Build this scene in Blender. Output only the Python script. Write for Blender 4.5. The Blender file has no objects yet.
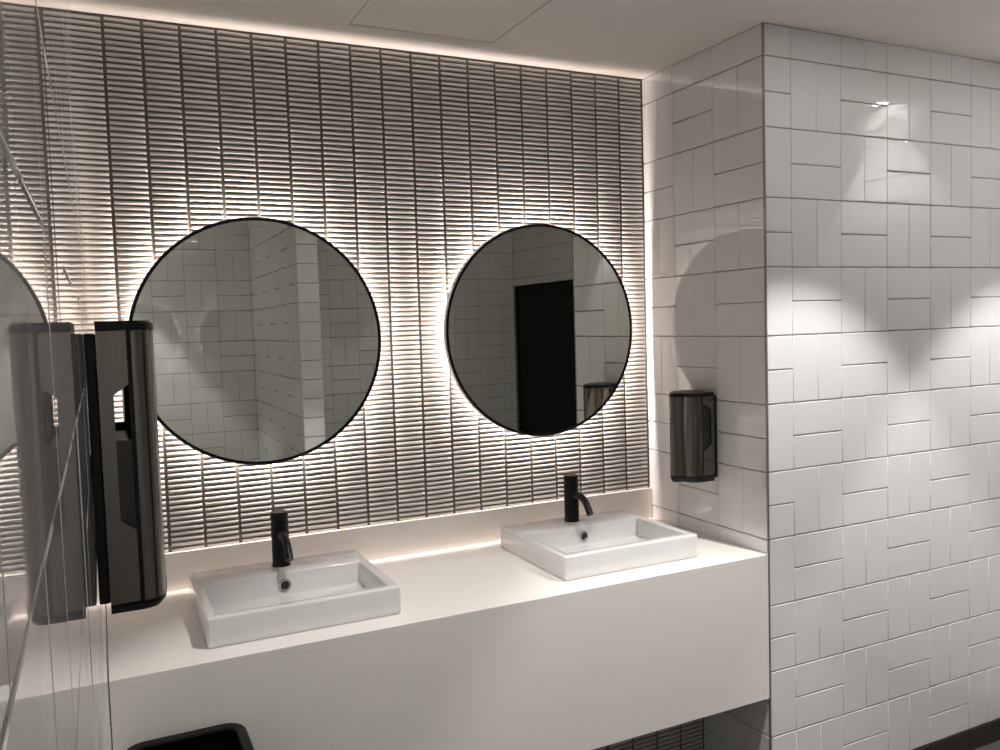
import bpy, bmesh, math, random
from mathutils import Vector, Matrix
random.seed(7)
S = 1.10                      # the plan below is drawn in tile units (one tile pair = 0.2); S turns it into metres
SC = bpy.context.scene
COL = SC.collection
PI = math.pi

# ------------------------------------------------------------------ plan
W = 1.766                     # width of the vanity alcove
D = 0.586                     # depth of the alcove / counter
H = 2.284                     # ceiling height
ZF = -0.075                   # floor (tiling starts at 0, above a dark skirting)
YB = -3.43                    # wall opposite the mirrors
XR = 2.93                     # side wall with the dark door
ZC = 0.752                    # counter top
ZU = 0.857                    # top of the upstand
ZK = 0.317                    # underside of the vanity
XL = 0.0035                   # face of the glazed left wall
NX0, NX1, NY = 0.965, 1.075, -2.0   # short wall stub seen in the mirror

# ------------------------------------------------------------------ materials
def new_mat(name):
    m = bpy.data.materials.new(name); m.use_nodes = True
    nt = m.node_tree
    return m, nt, nt.nodes['Principled BSDF']

def mat(name, color, rough=0.5, metal=0.0, ior=1.5, var=0.0, scale=8.0, bump=0.0, bscale=60.0, coat=0.0, rvar=0.0):
    m, nt, b = new_mat(name)
    b.inputs['Base Color'].default_value = (*color, 1)
    b.inputs['Roughness'].default_value = rough
    b.inputs['Metallic'].default_value = metal
    b.inputs['IOR'].default_value = ior
    b.inputs['Coat Weight'].default_value = coat
    b.inputs['Coat Roughness'].default_value = 0.05
    tc = nt.nodes.new('ShaderNodeTexCoord')
    if var or rvar:
        n = nt.nodes.new('ShaderNodeTexNoise'); n.inputs['Scale'].default_value = scale
        n.inputs['Detail'].default_value = 4
        nt.links.new(tc.outputs['Object'], n.inputs['Vector'])
        if var:
            r = nt.nodes.new('ShaderNodeMix'); r.data_type = 'RGBA'
            r.inputs['A'].default_value = (*[c*(1-var) for c in color], 1)
            r.inputs['B'].default_value = (*[min(1, c*(1+var)) for c in color], 1)
            nt.links.new(n.outputs['Fac'], r.inputs['Factor'])
            nt.links.new(r.outputs['Result'], b.inputs['Base Color'])
        if rvar:
            mr = nt.nodes.new('ShaderNodeMapRange')
            mr.inputs['To Min'].default_value = max(0.01, rough-rvar); mr.inputs['To Max'].default_value = rough+rvar
            nt.links.new(n.outputs['Fac'], mr.inputs['Value'])
            nt.links.new(mr.outputs['Result'], b.inputs['Roughness'])
    if bump:
        n2 = nt.nodes.new('ShaderNodeTexNoise'); n2.inputs['Scale'].default_value = bscale
        n2.inputs['Detail'].default_value = 3
        nt.links.new(tc.outputs['Object'], n2.inputs['Vector'])
        bp = nt.nodes.new('ShaderNodeBump'); bp.inputs['Strength'].default_value = bump
        bp.inputs['Distance'].default_value = 0.002
        nt.links.new(n2.outputs['Fac'], bp.inputs['Height'])
        nt.links.new(bp.outputs['Normal'], b.inputs['Normal'])
    return m

def brushed(name, color, rough):
    m, nt, b = new_mat(name)
    b.inputs['Metallic'].default_value = 1.0
    b.inputs['Roughness'].default_value = rough
    tc = nt.nodes.new('ShaderNodeTexCoord'); mp = nt.nodes.new('ShaderNodeMapping')
    mp.inputs['Scale'].default_value = (220, 220, 3)
    nt.links.new(tc.outputs['Object'], mp.inputs['Vector'])
    n = nt.nodes.new('ShaderNodeTexNoise'); n.inputs['Scale'].default_value = 1.0; n.inputs['Detail'].default_value = 2
    nt.links.new(mp.outputs['Vector'], n.inputs['Vector'])
    r = nt.nodes.new('ShaderNodeMix'); r.data_type = 'RGBA'
    r.inputs['A'].default_value = (*[c*0.8 for c in color], 1); r.inputs['B'].default_value = (*[c*1.15 for c in color], 1)
    nt.links.new(n.outputs['Fac'], r.inputs['Factor'])
    nt.links.new(r.outputs['Result'], b.inputs['Base Color'])
    return m

def emit(name, color, strength):
    m, nt, b = new_mat(name)
    b.inputs['Base Color'].default_value = (*color, 1)
    b.inputs['Emission Color'].default_value = (*color, 1)
    b.inputs['Emission Strength'].default_value = strength
    m.cycles.emission_sampling = 'FRONT'
    return m

LED_COL = (1.0, 0.85, 0.78)
M = dict(
    tile=mat('white_glazed_tile', (0.79, 0.782, 0.775), 0.014, ior=1.95, var=0.02, scale=2.5),
    grout=mat('grey_grout', (0.24, 0.225, 0.205), 0.9, var=0.1, scale=60),
    mosaic=mat('white_finger_mosaic', (0.55, 0.54, 0.505), 0.14, var=0.06, scale=9),
    mosaic_grout=mat('dark_mosaic_grout', (0.17, 0.155, 0.135), 0.95, var=0.1, scale=60),
    ceiling=mat('ceiling_paint', (0.84, 0.80, 0.755), 0.75, var=0.015, scale=3, bump=0.06, bscale=250),
    hatch=mat('hatch_paint', (0.83, 0.79, 0.745), 0.6, var=0.015, scale=3),
    dark=mat('dark_void', (0.03, 0.027, 0.024), 0.9, var=0.1),
    floor=mat('dark_floor_tile', (0.085, 0.082, 0.076), 0.35, var=0.2, scale=12, bump=0.1, bscale=90),
    floor_grout=mat('floor_grout', (0.04, 0.038, 0.035), 0.9, var=0.1),
    solid=mat('white_solid_surface', (0.86, 0.825, 0.785), 0.32, var=0.012, scale=3, bump=0.02, bscale=200),
    ceramic=mat('white_glazed_ceramic', (0.71, 0.71, 0.70), 0.07, var=0.01, scale=4, coat=0.4),
    black_metal=mat('matt_black_metal', (0.005, 0.005, 0.0055), 0.36, var=0.1),
    black_plastic=mat('black_plastic', (0.006, 0.006, 0.0065), 0.38, var=0.1, bump=0.06, bscale=300),
    black_bin=mat('black_bin_plastic', (0.005, 0.005, 0.005), 0.42, var=0.1, bump=0.05, bscale=300),
    chrome=mat('chrome', (0.62, 0.60, 0.57), 0.10, metal=1.0, var=0.03),
    hole=mat('overflow_hole', (0.012, 0.012, 0.012), 0.6, var=0.1),
    steel=brushed('brushed_dark_steel', (0.16, 0.147, 0.13), 0.22),
    rim=mat('mirror_rim_metal', (0.10, 0.10, 0.10), 0.3, metal=0.6, var=0.05),
    trim=mat('corner_trim_metal', (0.30, 0.29, 0.28), 0.35, metal=0.7, var=0.05),
    door=mat('black_door_paint', (0.006, 0.007, 0.006), 0.55, var=0.1),
    window=mat('smoked_window', (0.012, 0.012, 0.013), 0.08, var=0.1),
    white_trim=mat('downlight_trim', (0.75, 0.74, 0.72), 0.4, var=0.02),
    led=emit('mirror_led', LED_COL, 335.0),
    lens=emit('downlight_lens', (1.0, 0.975, 0.95), 270.0),
    lens_low=emit('downlight_lens_low', (1.0, 0.975, 0.95), 150.0),
    lens_dim=emit('downlight_lens_dim', (1.0, 0.975, 0.95), 60.0),
    baseboard=mat('dark_skirting_tile', (0.030, 0.025, 0.022), 0.3, var=0.15, scale=10),
)
# grey tinted mirror glass
mg, nt_, b_ = new_mat('mirror_glass')
b_.inputs['Metallic'].default_value = 1.0
b_.inputs['Roughness'].default_value = 0.0
tc_ = nt_.nodes.new('ShaderNodeTexCoord'); n_ = nt_.nodes.new('ShaderNodeTexNoise'); n_.inputs['Scale'].default_value = 1.5
x_ = nt_.nodes.new('ShaderNodeMix'); x_.data_type = 'RGBA'
x_.inputs['A'].default_value = (0.735, 0.755, 0.685, 1); x_.inputs['B'].default_value = (0.745, 0.765, 0.695, 1)
nt_.links.new(tc_.outputs['Object'], n_.inputs['Vector']); nt_.links.new(n_.outputs['Fac'], x_.inputs['Factor'])
nt_.links.new(x_.outputs['Result'], b_.inputs['Base Color'])
M['mirror'] = mg
for k_, v_ in (('black_metal', 0.25), ('black_bin', 0.22), ('black_plastic', 0.25), ('rim', 0.4), ('door', 0.15)):
    M[k_].node_tree.nodes['Principled BSDF'].inputs['Specular IOR Level'].default_value = v_

# ------------------------------------------------------------------ helpers
def obj(name, bm, mats, parent=None, origin=(0, 0, 0), smooth=False, angle=None):
    """bm is drawn in plan units; origin is the thing's base in the plan."""
    o3 = Vector(origin)
    for v in bm.verts: v.co = (v.co - o3) * S
    if smooth:
        for f in bm.faces: f.smooth = True
    bmesh.ops.recalc_face_normals(bm, faces=bm.faces) if angle != 'keep' else None
    if isinstance(angle, float):
        for e in bm.edges:
            if len(e.link_faces) == 2 and e.calc_face_angle(0) > angle: e.smooth = False
    me = bpy.data.meshes.new(name); bm.to_mesh(me); bm.free()
    for m in (mats if isinstance(mats, (list, tuple)) else [mats]): me.materials.append(m)
    o = bpy.data.objects.new(name, me); COL.objects.link(o)
    if parent is not None: o.parent = parent
    else: o.location = o3 * S
    return o

def thing(name, loc, label, cat, group=None, rz=0.0):
    o = bpy.data.objects.new(name, None); COL.objects.link(o)
    o.location = Vector(loc) * S; o.rotation_euler = (0, 0, rz)
    o.empty_display_size = 0.1
    o['label'] = label; o['category'] = cat
    if group: o['group'] = group
    return o

def tag(o, label, cat, group=None):
    o['label'] = label; o['category'] = cat
    if group: o['group'] = group
    return o

def structure(o):
    o['kind'] = 'structure'; return o

def dup(root, loc, label, rz=None):
    r = root.copy(); COL.objects.link(r)
    r.location = Vector(loc) * S
    if rz is not None: r.rotation_euler = (0, 0, rz)
    r['label'] = label
    for ch in list(root.children):
        c = ch.copy(); COL.objects.link(c); c.parent = r
        for g in list(ch.children):
            d = g.copy(); COL.objects.link(d); d.parent = c
    return r

def box(bm, lo, hi, bevel=0.0, seg=2, mi=0):
    x0, y0, z0 = lo; x1, y1, z1 = hi
    vs = [bm.verts.new(p) for p in ((x0,y0,z0),(x1,y0,z0),(x1,y1,z0),(x0,y1,z0),(x0,y0,z1),(x1,y0,z1),(x1,y1,z1),(x0,y1,z1))]
    fs = [bm.faces.new([vs[i] for i in q]) for q in ((0,3,2,1),(4,5,6,7),(0,1,5,4),(1,2,6,5),(2,3,7,6),(3,0,4,7))]
    for f in fs: f.material_index = mi
    if bevel:
        es = list({e for f in fs for e in f.edges})
        r = bmesh.ops.bevel(bm, geom=es, offset=bevel, segments=seg, profile=0.5, affect='EDGES')
        for f in r['faces']: f.material_index = mi

def bridge(bm, A, B, mi=0, closed=True):
    n = len(A)
    for i in range(n if closed else n-1):
        f = bm.faces.new((A[i], A[(i+1) % n], B[(i+1) % n], B[i])); f.material_index = mi; f.smooth = True

def ring(bm, pts): return [bm.verts.new(p) for p in pts]

def loft(bm, rings, cap0=True, cap1=True, mi=0):
    R = [ring(bm, r) for r in rings]
    for a, b in zip(R, R[1:]): bridge(bm, a, b, mi)
    if cap0: f = bm.faces.new(R[0][::-1]); f.material_index = mi
    if cap1: f = bm.faces.new(R[-1]); f.material_index = mi
    return R

def circ(c, r, n, axis='z', ph=0.0):
    out = []
    for i in range(n):
        a = 2*PI*i/n + ph; u, v = r*math.cos(a), r*math.sin(a)
        out.append({'z': (c[0]+u, c[1]+v, c[2]), 'y': (c[0]+u, c[1], c[2]+v), 'x': (c[0], c[1]+u, c[2]+v)}[axis])
    return out

def rrect(cx, cy, hx, hy, r, z, n=6):
    r = max(1e-5, min(r, hx-1e-4, hy-1e-4)); out = []
    for sx, sy, a0 in ((1,1,0),(-1,1,PI/2),(-1,-1,PI),(1,-1,1.5*PI)):
        for i in range(n+1):
            a = a0 + (PI/2)*i/n
            out.append((cx+sx*(hx-r)+r*math.cos(a), cy+sy*(hy-r)+r*math.sin(a), z))
    return out

def tube(bm, path, r, n=16, mi=0):
    path = [Vector(p) for p in path]; rings = []
    up = Vector((1, 0, 0))
    for i, p in enumerate(path):
        t = (path[min(i+1, len(path)-1)] - path[max(i-1, 0)]).normalized()
        a = (up - t*up.dot(t)).normalized(); b = t.cross(a)
        rr = r[i] if isinstance(r, (list, tuple)) else r
        rings.append([p + (a*math.cos(2*PI*k/n) + b*math.sin(2*PI*k/n))*rr for k in range(n)])
    loft(bm, rings, mi=mi)

# ------------------------------------------------------------------ basket-weave tile walls
GAP = 0.0020
def tile_wall(name, O, U, V, N, tiles, ext, tilt=0.0002, bev=1.0, extra=None, back=None):
    """tiles: rectangles (u0,u1,v0,v1); ext: grout sheet rectangles; back: depth of the solid wall behind the tiles."""
    O, U, V, N = map(Vector, (O, U, V, N))
    bm = bmesh.new()
    P = lambda u, v, d: O + U*u + V*v + N*d
    for (u0, u1, v0, v1) in tiles:
        g = GAP/2
        cu, cv = (u0+u1)/2, (v0+v1)/2
        ta, tb, td = random.gauss(0, tilt), random.gauss(0, tilt), random.gauss(0, 0.00012)
        rings = []
        for iu, ins, d in ((0, 0, -0.0030), (0.0001, 0.0001, -0.0012), (0.0001, 0.0008, -0.0005), (0.0003, 0.0028, 0.0)):
            iu, ins = iu*bev, ins*bev; d = d*bev if d > -0.002 else d
            a0, a1, b0, b1 = u0+g+iu, u1-g-iu, v0+g*1.3+ins, v1-g*1.3-ins
            if a1 <= a0 or b1 <= b0: rings = None; break
            rings.append([P(u, v, d + td - 0.0004 + ta*(u-cu)/0.1*0.1 + tb*(v-cv)/0.1*0.1) for u, v in ((a0,b0),(a1,b0),(a1,b1),(a0,b1))])
        if not rings: continue
        R = loft(bm, rings, cap0=False)
        bm.faces.ensure_lookup_table()
    for (u0, u1, v0, v1) in ext:
        f = bm.faces.new(ring(bm, [P(u0,v0,-0.0022), P(u1,v0,-0.0022), P(u1,v1,-0.0022), P(u0,v1,-0.0022)])); f.material_index = 1
        if back:   # solid wall body behind the grout sheet
            q = [P(u0,v0,-0.0040), P(u1,v1,-back)]
            lo = [min(q[0][i], q[1][i]) for i in range(3)]; hi = [max(q[0][i], q[1][i]) for i in range(3)]
            box(bm, lo, hi, mi=1)
    if extra: extra(bm)
    # orient tile faces outward
    bm.normal_update()
    for f in bm.faces:
        if f.material_index == 1 and len(f.verts) == 4 and abs(f.normal.dot(N)) > 0.99:
            continue
    return obj(name, bm, [M['tile'], M['grout']], angle=None)

def basket(ulines, zlines, horiz, holes=()):
    """horiz(i,k) -> True when the block holds two lying tiles. ulines/zlines: block borders (with full size known)."""
    out = []
    for i, (u0, u1) in enumerate(zip(ulines, ulines[1:])):
        for k, (z0, z1, zf0, zf1) in enumerate(zlines):
            if horiz(i, k):
                zm = (zf0+zf1)/2
                cand = [(u0, u1, z0, min(zm, z1)), (u0, u1, max(zm, z0), z1)]
            elif abs(u1-u0) > 0.13:
                um = (u0+u1)/2
                cand = [(u0, um, z0, z1), (um, u1, z0, z1)]
            else: cand = [(u0, u1, z0, z1)]
            for c in cand:
                if c[3]-c[2] < 0.006 or c[1]-c[0] < 0.006: continue
                bad = False
                for (h0, h1, g0, g1) in holes:
                    if c[0] >= h0-1e-6 and c[1] <= h1+1e-6 and c[2] >= g0-1e-6 and c[3] <= g1+1e-6: bad = True
                if not bad:
                    a = list(c)
                    for (h0, h1, g0, g1) in holes:
                        if a[0] < h1-1e-6 and a[1] > h0+1e-6 and a[2] < g1-1e-6 and a[3] > g0+1e-6:
                            if a[3] > g1 and g0 <= 0: a[2] = g1          # trim above an opening
                    if a[3]-a[2] > 0.006: out.append(tuple(a))
    return out

Z0 = 0.794
def zrows(zlo=0.0, zhi=H):
    r = []
    for k in range(-5, 8):
        a, b = Z0+0.2*k, Z0+0.2*(k+1)
        if b <= zlo or a >= zhi: continue
        r.append((max(a, zlo), min(b, zhi), a, b))
    return r
ROWS = zrows()           # index k' = k+4

# right front wall (faces the camera), plane y=-D
cols = [0, 0.104] + [0.104+0.2*j for j in range(1, 7)]
cols = [c for c in cols if c < XR-W] + [XR-W]
tl = basket(cols, ROWS, lambda i, k: (i+k) % 2 == 0)
structure(tile_wall('wall_front', (W, -D, 0), (1,0,0), (0,0,1), (0,-1,0), tl, [(0.004, XR-W, ZF, H)], back=0.05))
# short side wall of the alcove, plane x=W, u runs from the corner back to the mosaic
cols = [0, 0.218, 0.418, D]
tl = basket(cols, zrows(ZF), lambda i, k: (i+k-5) % 2 == 1)
structure(tile_wall('wall_right', (W, -D, 0), (0,1,0), (0,0,1), (-1,0,0), tl, [(0.004, D, ZF, H)], back=0.05))
# left wall, plane x=0
ys = [-0.0001, -0.08] + [-0.08-0.2*j for j in range(1, 17)]
ys = [y for y in ys if y > YB+0.02] + [YB]
us = sorted(ys)
tl = basket(us, ROWS, lambda i, k: (i+k) % 2 == 1)
structure(tile_wall('wall_left', (XL, 0, 0), (0,1,0), (0,0,1), (1,0,0), tl, [(YB, 0, ZF, H)], tilt=0.0012, bev=0.3, back=0.05))
# opposite wall (seen in the mirrors), plane y=YB
tl = basket([0, 0.15, 0.35, 0.55, 0.75, NX0], ROWS, lambda i, k: (i-3+k-4) % 2 == 1)
tl += basket([NX1, 1.29, 1.49, 1.69, 1.89, 1.96, 2.03, 2.23, 2.43, 2.63, 2.83, XR], ROWS, lambda i, k: (i+k-4) % 2 == 1)
structure(tile_wall('wall_opposite', (0, YB, 0), (1,0,0), (0,0,1), (0,1,0), tl, [(0, XR, ZF, H)], back=0.05))
# side wall with the door, plane x=XR
DY0, DY1, DZ = -3.40, -2.36, 1.738
us = [YB] + [YB+0.2*j for j in range(1, 15)]
us = [u for u in us if u < -D-0.03] + [-D]
tl = basket(us, ROWS, lambda i, k: (i+k) % 2 == 0, holes=[(DY0, DY1, 0, DZ)])
tl = [t for t in tl if not (t[3] <= DZ and t[0] < DY1-0.001)]
# fill the strip beside the door edge
tl = [(max(t[0], DY1) if (t[2] < DZ and t[0] < DY1 < t[1]) else t[0], t[1], t[2], t[3]) for t in tl]
structure(tile_wall('wall_side', (XR, 0, 0), (0,1,0), (0,0,1), (-1,0,0), tl,
                    [(YB, DY0, ZF, H), (DY0, DY1, DZ, H), (DY1, -D, ZF, H)], back=0.05))
# stub wall: one mesh, three tiled faces
bm = bmesh.new()
box(bm, (NX0+0.004, YB, ZF), (NX1-0.004, NY-0.004, H), mi=1)
def face_tiles(bm, O, U, V, N, tiles):
    O, U, V, N = map(Vector, (O, U, V, N)); P = lambda u, v, d: O+U*u+V*v+N*d
    for (u0, u1, v0, v1) in tiles:
        g = GAP/2; ta, tb = random.gauss(0, 0.0006), random.gauss(0, 0.0006); cu, cv = (u0+u1)/2, (v0+v1)/2
        rr = []
        for iu, ins, d in ((0, 0, -0.0038), (0.0001, 0.0001, -0.0012), (0.0001, 0.0008, -0.0005), (0.0003, 0.0028, 0.0)):
            a0, a1, b0, b1 = u0+g+iu, u1-g-iu, v0+g*1.3+ins, v1-g*1.3-ins
            rr.append([P(u, v, d+ta*(u-cu)+tb*(v-cv)) for u, v in ((a0,b0),(a1,b0),(a1,b1),(a0,b1))])
        loft(bm, rr, cap0=False)
zz = [(max(0, a+0.1*h), min(H, a+0.1*h+0.1)) for a in [Z0+0.2*k for k in range(-4, 8)] for h in (0, 1)]
face_tiles(bm, (NX0, NY, 0), (1,0,0), (0,0,1), (0,1,0), [(0, NX1-NX0, a, b) for a, b in zz if b-a > 0.01])
us = [YB, -3.2, -3.0, -2.8, -2.6, -2.4, -2.2, NY]
face_tiles(bm, (NX0, 0, 0), (0,1,0), (0,0,1), (-1,0,0), basket(us, ROWS, lambda i, k: (i+k) % 2 == 0))
face_tiles(bm, (NX1, 0, 0), (0,1,0), (0,0,1), (1,0,0), basket(us, ROWS, lambda i, k: (i+k) % 2 == 1))
structure(obj('wall_stub', bm, [M['tile'], M['grout']]))

# metal corner trim where the two tiled walls meet
bm = bmesh.new()
box(bm, (W-0.0015, -D-0.0015, ZF), (W+0.0045, -D+0.0045, H), 0.001)
structure(obj('trim_1', bm, M['trim']))

# ------------------------------------------------------------------ back wall: stacked finger mosaic
CP, RP = 0.0937, 0.01472
prof = []
hz = (RP-0.0047)/2
for i in range(7):
    a = -PI/2 + PI*i/6
    prof.append((math.sin(a)*hz, 0.0046*max(0.0, math.cos(a))**0.8))
x1 = W-0.004
def mosaic(name, yf, ztop, zbot, yback):
    bm = bmesh.new()
    for c in range(19):
        xb = x1 - CP*c - 0.0040; xa = max(x1 - CP*(c+1) + 0.0040, 0.001)
        coff = random.uniform(-0.0012, 0.0012)
        for q in range(int((ztop-zbot)/RP)+1):
            zc = ztop - 0.004 - RP*(q+0.5) + coff
            if zc < zbot+hz+0.001: continue
            dz = random.gauss(0, 0.00025); sk_ = random.gauss(0, 0.00035); dd = random.gauss(0, 0.0003)
            rr = []
            for x, k, sh in ((xa, 0.0, -sk_), (xa+0.0004, 0.8, -sk_), (xa+0.0016, 1, -sk_), (xb-0.0016, 1, sk_), (xb-0.0004, 0.8, sk_), (xb, 0.0, sk_)):
                rr.append([bm.verts.new((x, yf-(pd*k + dd*0.3), min(zc+pz*(0.97 if k < 1 else 1)+dz+sh, ztop-0.0005))) for pz, pd in prof])
            for A, B in zip(rr, rr[1:]):
                for j in range(len(prof)-1):
                    f = bm.faces.new((A[j], B[j], B[j+1], A[j+1])); f.smooth = True
            for A in (rr[0], rr[-1][::-1]):
                bm.faces.new(A[::-1])
    f = bm.faces.new(ring(bm, [(0, yf+0.0004, zbot), (W, yf+0.0004, zbot), (W, yf+0.0004, ztop), (0, yf+0.0004, ztop)])); f.material_index = 1
    box(bm, (0, yf+0.003, zbot), (W, yback, ztop), mi=1)
    structure(obj(name, bm, [M['mosaic'], M['mosaic_grout']]))
mosaic('wall_back', 0.0, H, ZF, 0.05)
mosaic('wall_lower', -0.281, ZK+0.012, ZF, -0.008)     # boxed-out service wall under the vanity

# ------------------------------------------------------------------ floor and ceiling
bm = bmesh.new()
T = 0.4
for i in range(-1, 9):
    for j in range(0, 10):
        a, b = max(0, i*T+0.12), min(XR, (i+1)*T+0.12); c, d = max(YB, -(j+1)*T-0.18+T), min(0, -j*T-0.18+T)
        if b-a < 0.01 or d-c < 0.01: continue
        box(bm, (a+0.0015, c+0.0015, ZF-0.008), (b-0.0015, d-0.0015, ZF), 0.0008, 1)
box(bm, (0, YB, ZF-0.05), (XR, 0, ZF-0.0015), mi=1)
structure(obj('floor', bm, [M['floor'], M['floor_grout']]))

HX0, HX1, HY0, HY1 = 0.686, 1.124, -0.592, -0.155
bm = bmesh.new()
for (a, b, c, d) in ((0, HX0, YB, 0), (HX1, XR, YB, 0), (HX0, HX1, YB, HY0), (HX0, HX1, HY1, 0)):
    box(bm, (a, c, H), (b, d, H+0.03))
box(bm, (HX0, HY0, H+0.031), (HX1, HY1, H+0.05), mi=1)
structure(obj('ceiling', bm, [M['ceiling'], M['dark']]))
t = thing('access_hatch', ((HX0+HX1)/2, (HY0+HY1)/2, H), 'square flush access panel in the ceiling above the counter', 'access panel')
bm = bmesh.new(); box(bm, (HX0+0.0032, HY0+0.0032, H+0.0006), (HX1-0.0032, HY1-0.0032, H+0.02), 0.0008, 1)
obj('panel', bm, M['hatch'], t, ((HX0+HX1)/2, (HY0+HY1)/2, H))

# dark skirting
def skirting(name, runs):
    bm = bmesh.new()
    for lo, hi in runs: box(bm, (*lo, ZF+0.0003), (*hi, -0.0006), 0.0008, 1)
    structure(obj(name, bm, M['baseboard']))
sk = 0.004
skirting('baseboard_front', [((W+0.2*i+0.1015 if i >= 0 else W-0.001, -D-sk), (min(W+0.2*i+0.2990, XR-0.002) if i >= 0 else W+0.099, -D+0.001)) for i in range(-1, 6) if W+0.2*i+0.11 < XR])
skirting('baseboard_left', [((XL-0.001, YB+sk), (XL+sk, -0.288))])
skirting('baseboard_opposite', [((XL+sk+0.001, YB-0.001), (NX0-0.001, YB+sk)), ((NX1+0.001, YB-0.001), (XR-sk, YB+sk))])

# door seen in the right mirror
bm = bmesh.new()
box(bm, (XR+0.004, DY0+0.028, ZF+0.006), (XR+0.032, DY1-0.028, DZ-0.028), 0.0015)
dr = structure(obj('door_1', bm, M['door'], None, (XR, (DY0+DY1)/2, ZF)))
bm = bmesh.new()
box(bm, (XR-0.004, DY0, ZF), (XR+0.04, DY0+0.026, DZ), 0.001)
box(bm, (XR-0.004, DY1-0.026, ZF), (XR+0.04, DY1, DZ), 0.001)
box(bm, (XR-0.004, DY0+0.026, DZ-0.026), (XR+0.04, DY1-0.026, DZ), 0.001)
obj('frame', bm, M['door'], dr, (XR, (DY0+DY1)/2, ZF))

# ------------------------------------------------------------------ vanity
XA, XB = XL+0.0006, W-0.0012
org = (W/2, -D/2, ZK)
t = thing('vanity_counter', org, 'white wall-hung vanity counter with deep front panel under both mirrors', 'counter')
bm = bmesh.new(); box(bm, (XA, -D, ZC-0.02), (XB, -0.0058, ZC), 0.0012)
obj('countertop', bm, M['solid'], t, org)
bm = bmesh.new(); box(bm, (XA, -D+0.0002, ZK), (XB, -D+0.02, ZC-0.0195), 0.0008)
obj('front_panel', bm, M['solid'], t, org)
bm = bmesh.new(); box(bm, (XA, -D+0.02, ZK+0.02), (XB, -0.010, ZK+0.04))
obj('underside_panel', bm, M['solid'], t, org)
bm = bmesh.new(); box(bm, (XA, -0.0185, ZC), (XB, -0.0058, ZU), 0.001)
obj('upstand', bm, M['solid'], t, org)

# ------------------------------------------------------------------ basins
def make_basin(c, label):
    cx, cy = c; z0, z1 = ZC+0.0005, ZC+0.0685
    hx, hy = 0.2260, 0.2025
    t = thing('vessel_basin', (cx, cy, ZC), label, 'basin', 'rectangular basins on the vanity')
    o = (cx, cy, ZC)
    bm = bmesh.new()
    # outer shell, rolled rim, inner bowl (deck with tap at the back)
    iy0, iy1 = cy-hy+0.031, cy+hy-0.132
    icy, ihy = (iy0+iy1)/2, (iy1-iy0)/2
    ihx = 0.201
    rings = [rrect(cx, cy, hx-0.004, hy-0.004, 0.004, z0),
             rrect(cx, cy, hx-0.001, hy-0.001, 0.006, z0+0.003),
             rrect(cx, cy, hx, hy, 0.007, z0+0.010),
             rrect(cx, cy, hx, hy, 0.007, z1-0.005),
             rrect(cx, cy, hx-0.0012, hy-0.0012, 0.006, z1-0.0015),
             rrect(cx, cy, hx-0.004, hy-0.004, 0.005, z1),
             rrect(cx, icy, ihx+0.003, ihy+0.003, 0.007, z1-0.0004),
             rrect(cx, icy, ihx+0.0008, ihy+0.0008, 0.006, z1-0.002),
             rrect(cx, icy, ihx, ihy, 0.0055, z1-0.005),
             rrect(cx, icy, ihx-0.002, ihy-0.003, 0.007, z1-0.050),
             rrect(cx, icy, ihx-0.005, ihy-0.006, 0.010, z1-0.0575),
             rrect(cx, icy, ihx-0.020, ihy-0.022, 0.022, z1-0.0605),
             rrect(cx, icy+0.02, 0.024, 0.024, 0.023, z1-0.0635)]
    loft(bm, rings)
    obj('bowl', bm, M['ceramic'], t, o, angle=0.9)
    # overflow on the rear inner face
    bm = bmesh.new(); yo = iy1-0.0035; zo = z1-0.032; xo = cx-0.001
    R = [ring(bm, circ((xo, y, zo), r, 24, 'y')) for r, y in ((0.0158, yo+0.003), (0.0158, yo-0.0025), (0.0142, yo-0.0044), (0.0120, yo-0.0040), (0.0108, yo-0.0014), (0.0105, yo+0.002))]
    for a, b in zip(R, R[1:]): bridge(bm, a, b)
    ov = obj('overflow_ring', bm, M['chrome'], t, o); ov['label'] = 'chrome overflow ring'
    bm = bmesh.new(); loft(bm, [circ((xo, yo-0.0006, zo), 0.0109, 24, 'y'), circ((xo, yo+0.002, zo), 0.0109, 24, 'y')])
    oh = obj('overflow_hole', bm, M['hole'], ov, o)
    # waste
    bm = bmesh.new(); zd = z1-0.0635
    loft(bm, [circ((cx, icy+0.02, zd-0.0005), 0.021, 24), circ((cx, icy+0.02, zd+0.0012), 0.021, 24), circ((cx, icy+0.02, zd+0.003), 0.018, 24), circ((cx, icy+0.02, zd+0.0036), 0.006, 24)])
    obj('waste', bm, M['chrome'], t, o)
    return t
basin = make_basin((0.4295, -0.3115), 'white rectangular basin under the left mirror, nearer the tall dispenser')
dup(basin, (1.3495, -0.3005, ZC), 'white rectangular basin under the right mirror, by the tiled side wall')

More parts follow.
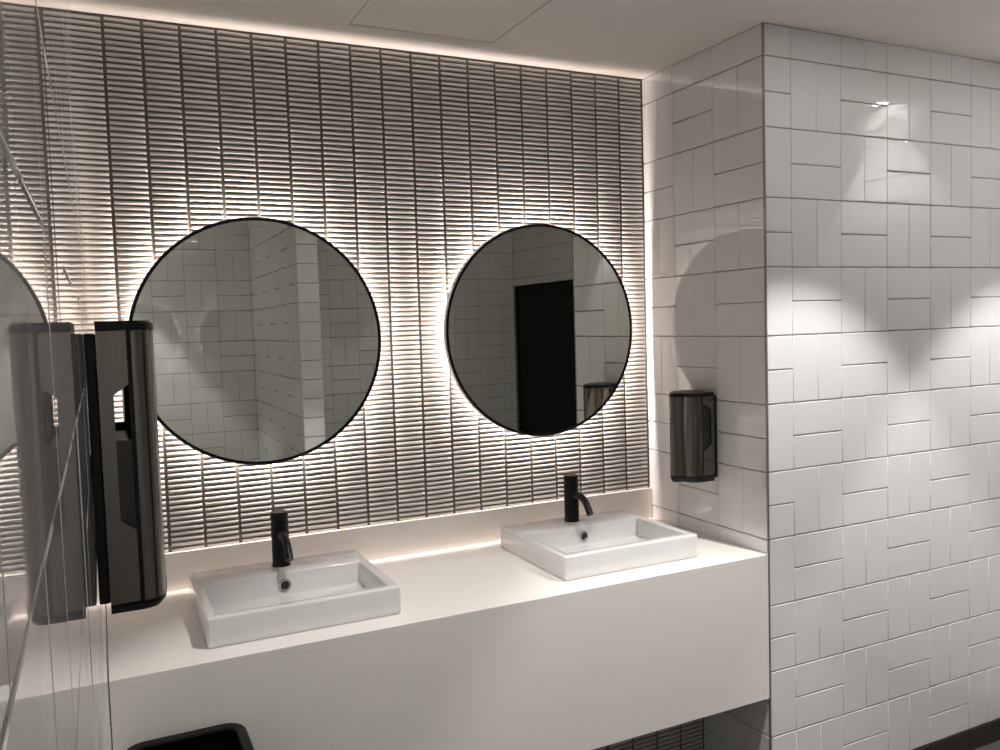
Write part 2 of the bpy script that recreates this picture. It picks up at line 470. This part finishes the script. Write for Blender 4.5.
# ------------------------------------------------------------------ taps
def make_tap(c, label):
    cx, cy, z = c
    t = thing('basin_tap', c, label, 'tap', 'black basin taps')
    bm = bmesh.new(); r = 0.0232; h = 0.147
    loft(bm, [circ((cx, cy, z+0.0003), r+0.0012, 32), circ((cx, cy, z+0.003), r+0.0012, 32), circ((cx, cy, z+0.0045), r, 32),
              circ((cx, cy, z+h-0.0245), r, 32), circ((cx, cy, z+h-0.0238), r-0.0012, 32)])
    obj('body', bm, M['black_metal'], t, c, angle=0.7)
    bm = bmesh.new()
    loft(bm, [circ((cx, cy, z+h-0.0238), r-0.0012, 32), circ((cx, cy, z+h-0.0225), r, 32), circ((cx, cy, z+h-0.0015), r, 32), circ((cx, cy, z+h), r-0.0015, 32)])
    hd = obj('handle', bm, M['black_metal'], t, c, angle=0.7)
    bm = bmesh.new()
    tube(bm, [(cx-r+0.002, cy, z+h-0.013), (cx-r-0.003, cy, z+h-0.013), (cx-r-0.0045, cy, z+h-0.013)], [0.0032, 0.0032, 0.0024], 10)
    obj('handle_pin', bm, M['black_metal'], hd, c)
    bm = bmesh.new(); pts = []
    y0, zz0 = cy-r+0.004, z+0.0865
    pts.append((cx, y0, zz0)); pts.append((cx, y0-0.03, zz0+0.001))
    for i in range(1, 9):
        a = math.radians(58)*i/8
        pts.append((cx, y0-0.03-0.058*math.sin(a), zz0+0.001-0.058*(1-math.cos(a))))
    l = Vector(pts[-1]) - Vector(pts[-2]); l.normalize()
    pts.append(tuple(Vector(pts[-1]) + l*0.024))
    tube(bm, pts, 0.0108, 20)
    obj('spout', bm, M['black_metal'], t, c, angle=0.9)
    return t
tap = make_tap((0.4365, -0.165, ZC+0.0685), 'black pillar tap on the back ledge of the left basin')
dup(tap, (1.3525, -0.156, ZC+0.0685), 'black pillar tap on the back ledge of the right basin')

# ------------------------------------------------------------------ mirrors
def make_mirror(c, R, label):
    cx, cz = c; yb, yf = -0.0280, -0.0500
    o = (cx, 0, cz)
    t = thing('backlit_mirror', o, label, 'mirror', 'round backlit mirrors')
    n = 128
    # frame: thin black front lip; outer side band is a part of its own
    bm = bmesh.new()
    Rg = [ring(bm, circ((cx, y, cz), r, n, 'y')) for r, y in ((R, yf+0.004), (R-0.0008, yf), (R-0.0090, yf), (R-0.0096, yf+0.0010), (R-0.0096, yf+0.0030), (R-0.003, yf+0.0042))]
    for a, b in zip(Rg, Rg[1:]): bridge(bm, a, b)
    bridge(bm, Rg[-1], Rg[0])
    fr = obj('frame', bm, M['black_metal'], t, o, angle=0.7); fr['label'] = 'thin black front rim'
    bm = bmesh.new()
    Rg = [ring(bm, circ((cx, y, cz), r, n, 'y')) for r, y in ((R, yf+0.0042), (R, yb), (R-0.003, yb), (R-0.003, yf+0.0042))]
    for i in range(4): bridge(bm, Rg[i], Rg[(i+1) % 4])
    ob = obj('side_band', bm, M['rim'], t, o, angle=0.7); ob['label'] = 'grey metal outer band'
    bm = bmesh.new()
    loft(bm, [circ((cx, yf+0.0022, cz), R-0.0098, n, 'y'), circ((cx, yf+0.0060, cz), R-0.0098, n, 'y')])
    obj('glass', bm, M['mirror'], t, o, angle=0.7)
    bm = bmesh.new()
    Rg = loft(bm, [circ((cx, yf+0.0075, cz), R-0.0045, n, 'y'), circ((cx, yb-0.001, cz), R-0.0045, n, 'y')])
    loft(bm, [circ((cx, yb-0.001, cz), R-0.058, n, 'y'), circ((cx, -0.0062, cz), R-0.058, n, 'y')])
    obj('backing', bm, M['black_plastic'], t, o, angle=0.7)
    bm = bmesh.new()
    Rg = [ring(bm, circ((cx, y, cz), r, n, 'y')) for r, y in ((R-0.0575, yb), (R-0.050, yb), (R-0.050, yb+0.0068), (R-0.0575, yb+0.0068))]
    for i in range(4): bridge(bm, Rg[i], Rg[(i+1) % 4], mi=0 if i in (1, 2) else 1)   # diodes face outward and to the wall
    obj('led_strip', bm, [M['led'], M['white_trim']], t, o, angle=0.7)
    return t
mir = make_mirror((0.434, 1.4235), 0.3445, 'round backlit mirror with thin black rim above the left basin')
m2 = dup(mir, (1.3290, 0, 1.427), 'round backlit mirror with thin black rim above the right basin')

# ------------------------------------------------------------------ dispensers
def make_dispenser(name, loc, rz, w, d, h, seam, notch, label, cat, group=None, rc=0.03, core=0.62, bulge=0.006, foot=0.03):
    """local frame: x = out of the wall, y along the wall, z up."""
    t = thing(name, loc, label, cat, group, rz)
    hw = w/2
    def outline(ins=0.0, x0=0.0, grow=0.0):
        hwi = hw-ins; dd = d-ins; r = rc
        pts = [(x0, -hwi)]
        for i in range(9):
            a = -PI/2 + (PI/2)*i/8
            pts.append((dd-bulge-r+r*math.cos(a), -hwi+r+r*math.sin(a)))
        for i in range(1, 8):
            s = -1+2*i/8; pts.append((dd-bulge+bulge*(1-s*s), s*(hwi-r)))
        for i in range(9):
            a = (PI/2)*i/8
            pts.append((dd-bulge-r+r*math.cos(a), hwi-r+r*math.sin(a)))
        pts.append((x0, hwi))
        return pts
    zb = foot*h+0.002; zt = h-0.012
    # wall plate
    bm = bmesh.new(); box(bm, (0.0004, -hw+0.002, 0.04*h), (0.013, hw-0.002, 0.96*h), 0.002)
    obj('wall_plate', bm, M['black_plastic'], t)
    # caps
    bm = bmesh.new()
    loft(bm, [[(x, y, z) for x, y in outline(i, 0.013)] for i, z in ((0.006, 0.0), (0.001, zb*0.55), (-0.0006, zb*0.75), (-0.0006, zb))])
    obj('bottom_cap', bm, M['black_plastic'], t, angle=0.6)
    bm = bmesh.new()
    loft(bm, [[(x, y, z) for x, y in outline(i, 0.013)] for i, z in ((-0.0006, zt), (-0.0006, h-0.004), (0.003, h))])
    obj('top_cap', bm, M['black_plastic'], t, angle=0.6)
    # steel front cover, wraps round to the seams
    oo = [p for p in outline(0.0, seam+0.0036)]; ii = [p for p in outline(0.0018, seam+0.0036)]
    loop = oo + ii[::-1]
    bm = bmesh.new(); loft(bm, [[(x, y, z) for x, y in loop] for z in (zb+0.0004, zt-0.0004)])
    obj('front_cover', bm, M['steel'], t, angle=0.5)
    # side panels with the notch for the window
    xa, xb = 0.0132, seam-0.0018
    za, zc, dp = h*(1-notch[1]), h*(1-notch[0]), (xb-xa)*notch[2]
    ch = dp*0.75
    for sgn in (-1, 1):
        poly = [(xa, zb+0.0004), (xb, zb+0.0004), (xb, za), (xb-dp, za+ch), (xb-dp, zc-ch), (xb, zc), (xb, zt-0.0004), (xa, zt-0.0004)]
        bm = bmesh.new()
        y0, y1 = sgn*(hw-0.0018), sgn*hw
        A = ring(bm, [(x, y0, z) for x, z in poly]); B = ring(bm, [(x, y1, z) for x, z in poly])
        bridge(bm, A, B); bm.faces.new(A); bm.faces.new(B[::-1])
        for f in bm.faces: f.smooth = False
        bm.normal_update()
        bmesh.ops.triangulate(bm, faces=[f for f in bm.faces if len(f.verts) > 4], ngon_method='EAR_CLIP')
        obj('side_panel', bm, M['steel'], t)
        # smoked pane in the lower part of the notch, seam strip behind the joint
        zp = za + (zc-za)*core
        bm = bmesh.new(); box(bm, (xb-dp-0.002, sgn*(hw-0.0045)-0.0008, za-0.001), (xb+0.001, sgn*(hw-0.0045)+0.0008, zp))
        obj('window', bm, M['window'], t)
        bm = bmesh.new(); box(bm, (xb-0.0002, sgn*(hw-0.004)-0.0014, zb), (seam+0.006, sgn*(hw-0.004)+0.0014, zt))
        obj('seam_strip', bm, M['black_plastic'], t)
    bm = bmesh.new(); box(bm, (0.0135, -hw+0.012, zb), (seam+0.0, hw-0.012, za+(zc-za)*core*0.9), 0.003)
    obj('inner_magazine', bm, M['black_plastic'], t)
    return t
make_dispenser('towel_dispenser', (XL+0.0006, -1.175, 1.105), 0.0, 0.25, 0.0840, 0.366, 0.0490, (0.215, 0.715, 0.52),
               'tall brushed steel and black towel dispenser on the left wall', 'dispenser', rc=0.022)
make_dispenser('soap_dispenser', (W-0.0006, -0.306, 0.938), PI, 0.130, 0.134, 0.282, 0.060, (0.11, 0.66, 0.72),
               'small brushed steel and black dispenser on the tiled wall beside the right mirror', 'dispenser', rc=0.040, core=1.0, bulge=0.030, foot=0.065)

# ------------------------------------------------------------------ bin
bx, by, bz = 0.138, -0.752, 0.628
t = thing('waste_bin', (bx, by, ZF), 'black plastic open bin in front of the counter by the left wall', 'bin')
bm = bmesh.new()
hx, hy = 0.118, 0.132
loft(bm, [rrect(bx, by, hx-0.022, hy-0.022, 0.03, ZF+0.001), rrect(bx, by, hx-0.018, hy-0.018, 0.034, ZF+0.006), rrect(bx, by, hx-0.006, hy-0.006, 0.040, bz-0.03),
          rrect(bx, by, hx-0.006, hy-0.006, 0.040, bz-0.004), rrect(bx, by, hx-0.010, hy-0.010, 0.036, bz-0.004),
          rrect(bx, by, hx-0.011, hy-0.011, 0.036, bz-0.03), rrect(bx, by, hx-0.023, hy-0.023, 0.03, ZF+0.012)])
obj('body', bm, M['black_bin'], t, (bx, by, ZF), angle=0.8)
bm = bmesh.new()
Rg = [ring(bm, rrect(bx, by, hx+a, hy+a, 0.044+a, z)) for a, z in ((0, bz-0.016), (0.001, bz-0.003), (-0.002, bz), (-0.018, bz-0.002), (-0.020, bz-0.006), (-0.0125, bz-0.008), (-0.0056, bz-0.012))]
for i in range(len(Rg)): bridge(bm, Rg[i], Rg[(i+1) % len(Rg)])
obj('rim', bm, M['black_bin'], t, (bx, by, ZF), angle=0.9)

# ------------------------------------------------------------------ downlights
def make_downlight(x, y, power, label, half=37.8, lens='lens'):
    t = thing('downlight', (x, y, H), label, 'ceiling light', 'recessed downlights')
    o = (x, y, H)
    bm = bmesh.new()
    Rg = [ring(bm, circ((x, y, z), r, 40)) for r, z in ((0.040, H-0.0002), (0.0385, H-0.0030), (0.031, H-0.0030), (0.029, H-0.0006))]
    for i in range(4): bridge(bm, Rg[i], Rg[(i+1) % 4])
    obj('trim_ring', bm, M['white_trim'], t, o, angle=0.8)
    bm = bmesh.new(); Rg = loft(bm, [circ((x, y, H-0.0018), 0.029, 32), circ((x, y, H-0.0004), 0.029, 32)], cap0=False, mi=1)
    bm.faces.new(Rg[0][::-1])
    obj('lens', bm, [M[lens], M['white_trim']], t, o, angle=0.8)
    L = bpy.data.lights.new('spot_beam', 'SPOT'); L.energy = power; L.color = (1.0, 0.975, 0.95)
    L.spot_size = math.radians(2*half); L.spot_blend = 0.3; L.shadow_soft_size = 0.018
    l = bpy.data.objects.new('spot_beam', L); COL.objects.link(l); l.parent = t
    l.location = (0, 0, -0.006)
    return t
YL = -1.12
make_downlight(0.86, YL, 104, 'recessed downlight in the ceiling in front of the counter', lens='lens_low')
make_downlight(1.87, YL, 132, 'recessed downlight nearest the tiled outer corner')
make_downlight(2.88, YL, 122, 'recessed downlight nearest the side wall with the door')
make_downlight(0.18, -3.02, 72, 'recessed downlight by the left wall, far from the mirrors', 31.5, 'lens_dim')

# ------------------------------------------------------------------ world, camera, colour
w = bpy.data.worlds.new('World'); SC.world = w; w.use_nodes = True
w.node_tree.nodes['Background'].inputs['Color'].default_value = (0.02, 0.02, 0.02, 1)
w.node_tree.nodes['Background'].inputs['Strength'].default_value = 0.5

cam = bpy.data.cameras.new('camera'); co = bpy.data.objects.new('camera', cam); COL.objects.link(co)
cam.sensor_width = 36.0; cam.lens = 30.0666; cam.clip_start = 0.003; cam.clip_end = 50
rx, ry, rz = CAMROT = (-0.0609, 0.0301, -0.4482)
Rm = Matrix.Rotation(rz, 3, 'Z') @ Matrix.Rotation(rx, 3, 'X') @ Matrix.Rotation(ry, 3, 'Y')
right, fwd, up = Rm.col[0], Rm.col[1], Rm.col[2]
m3 = Matrix((right, up, -fwd)).transposed()
co.matrix_world = Matrix.Translation(Vector((0.0186, -2.4330, 1.4528))*S) @ m3.to_4x4()
SC.camera = co

SC.view_settings.view_transform = 'Standard'
SC.view_settings.look = 'None'
SC.view_settings.exposure = 0.0
SC.view_settings.gamma = 1.0
SC.view_settings.use_curve_mapping = False
SC.cycles.use_denoising = True
SC.cycles.denoising_prefilter = 'ACCURATE'
SC.cycles.use_adaptive_sampling = False
SC.cycles.max_bounces = 10
SC.cycles.diffuse_bounces = 6
SC.cycles.glossy_bounces = 6
SC.cycles.sample_clamp_indirect = 6.0
SC.cycles.caustics_reflective = False
SC.cycles.caustics_refractive = False
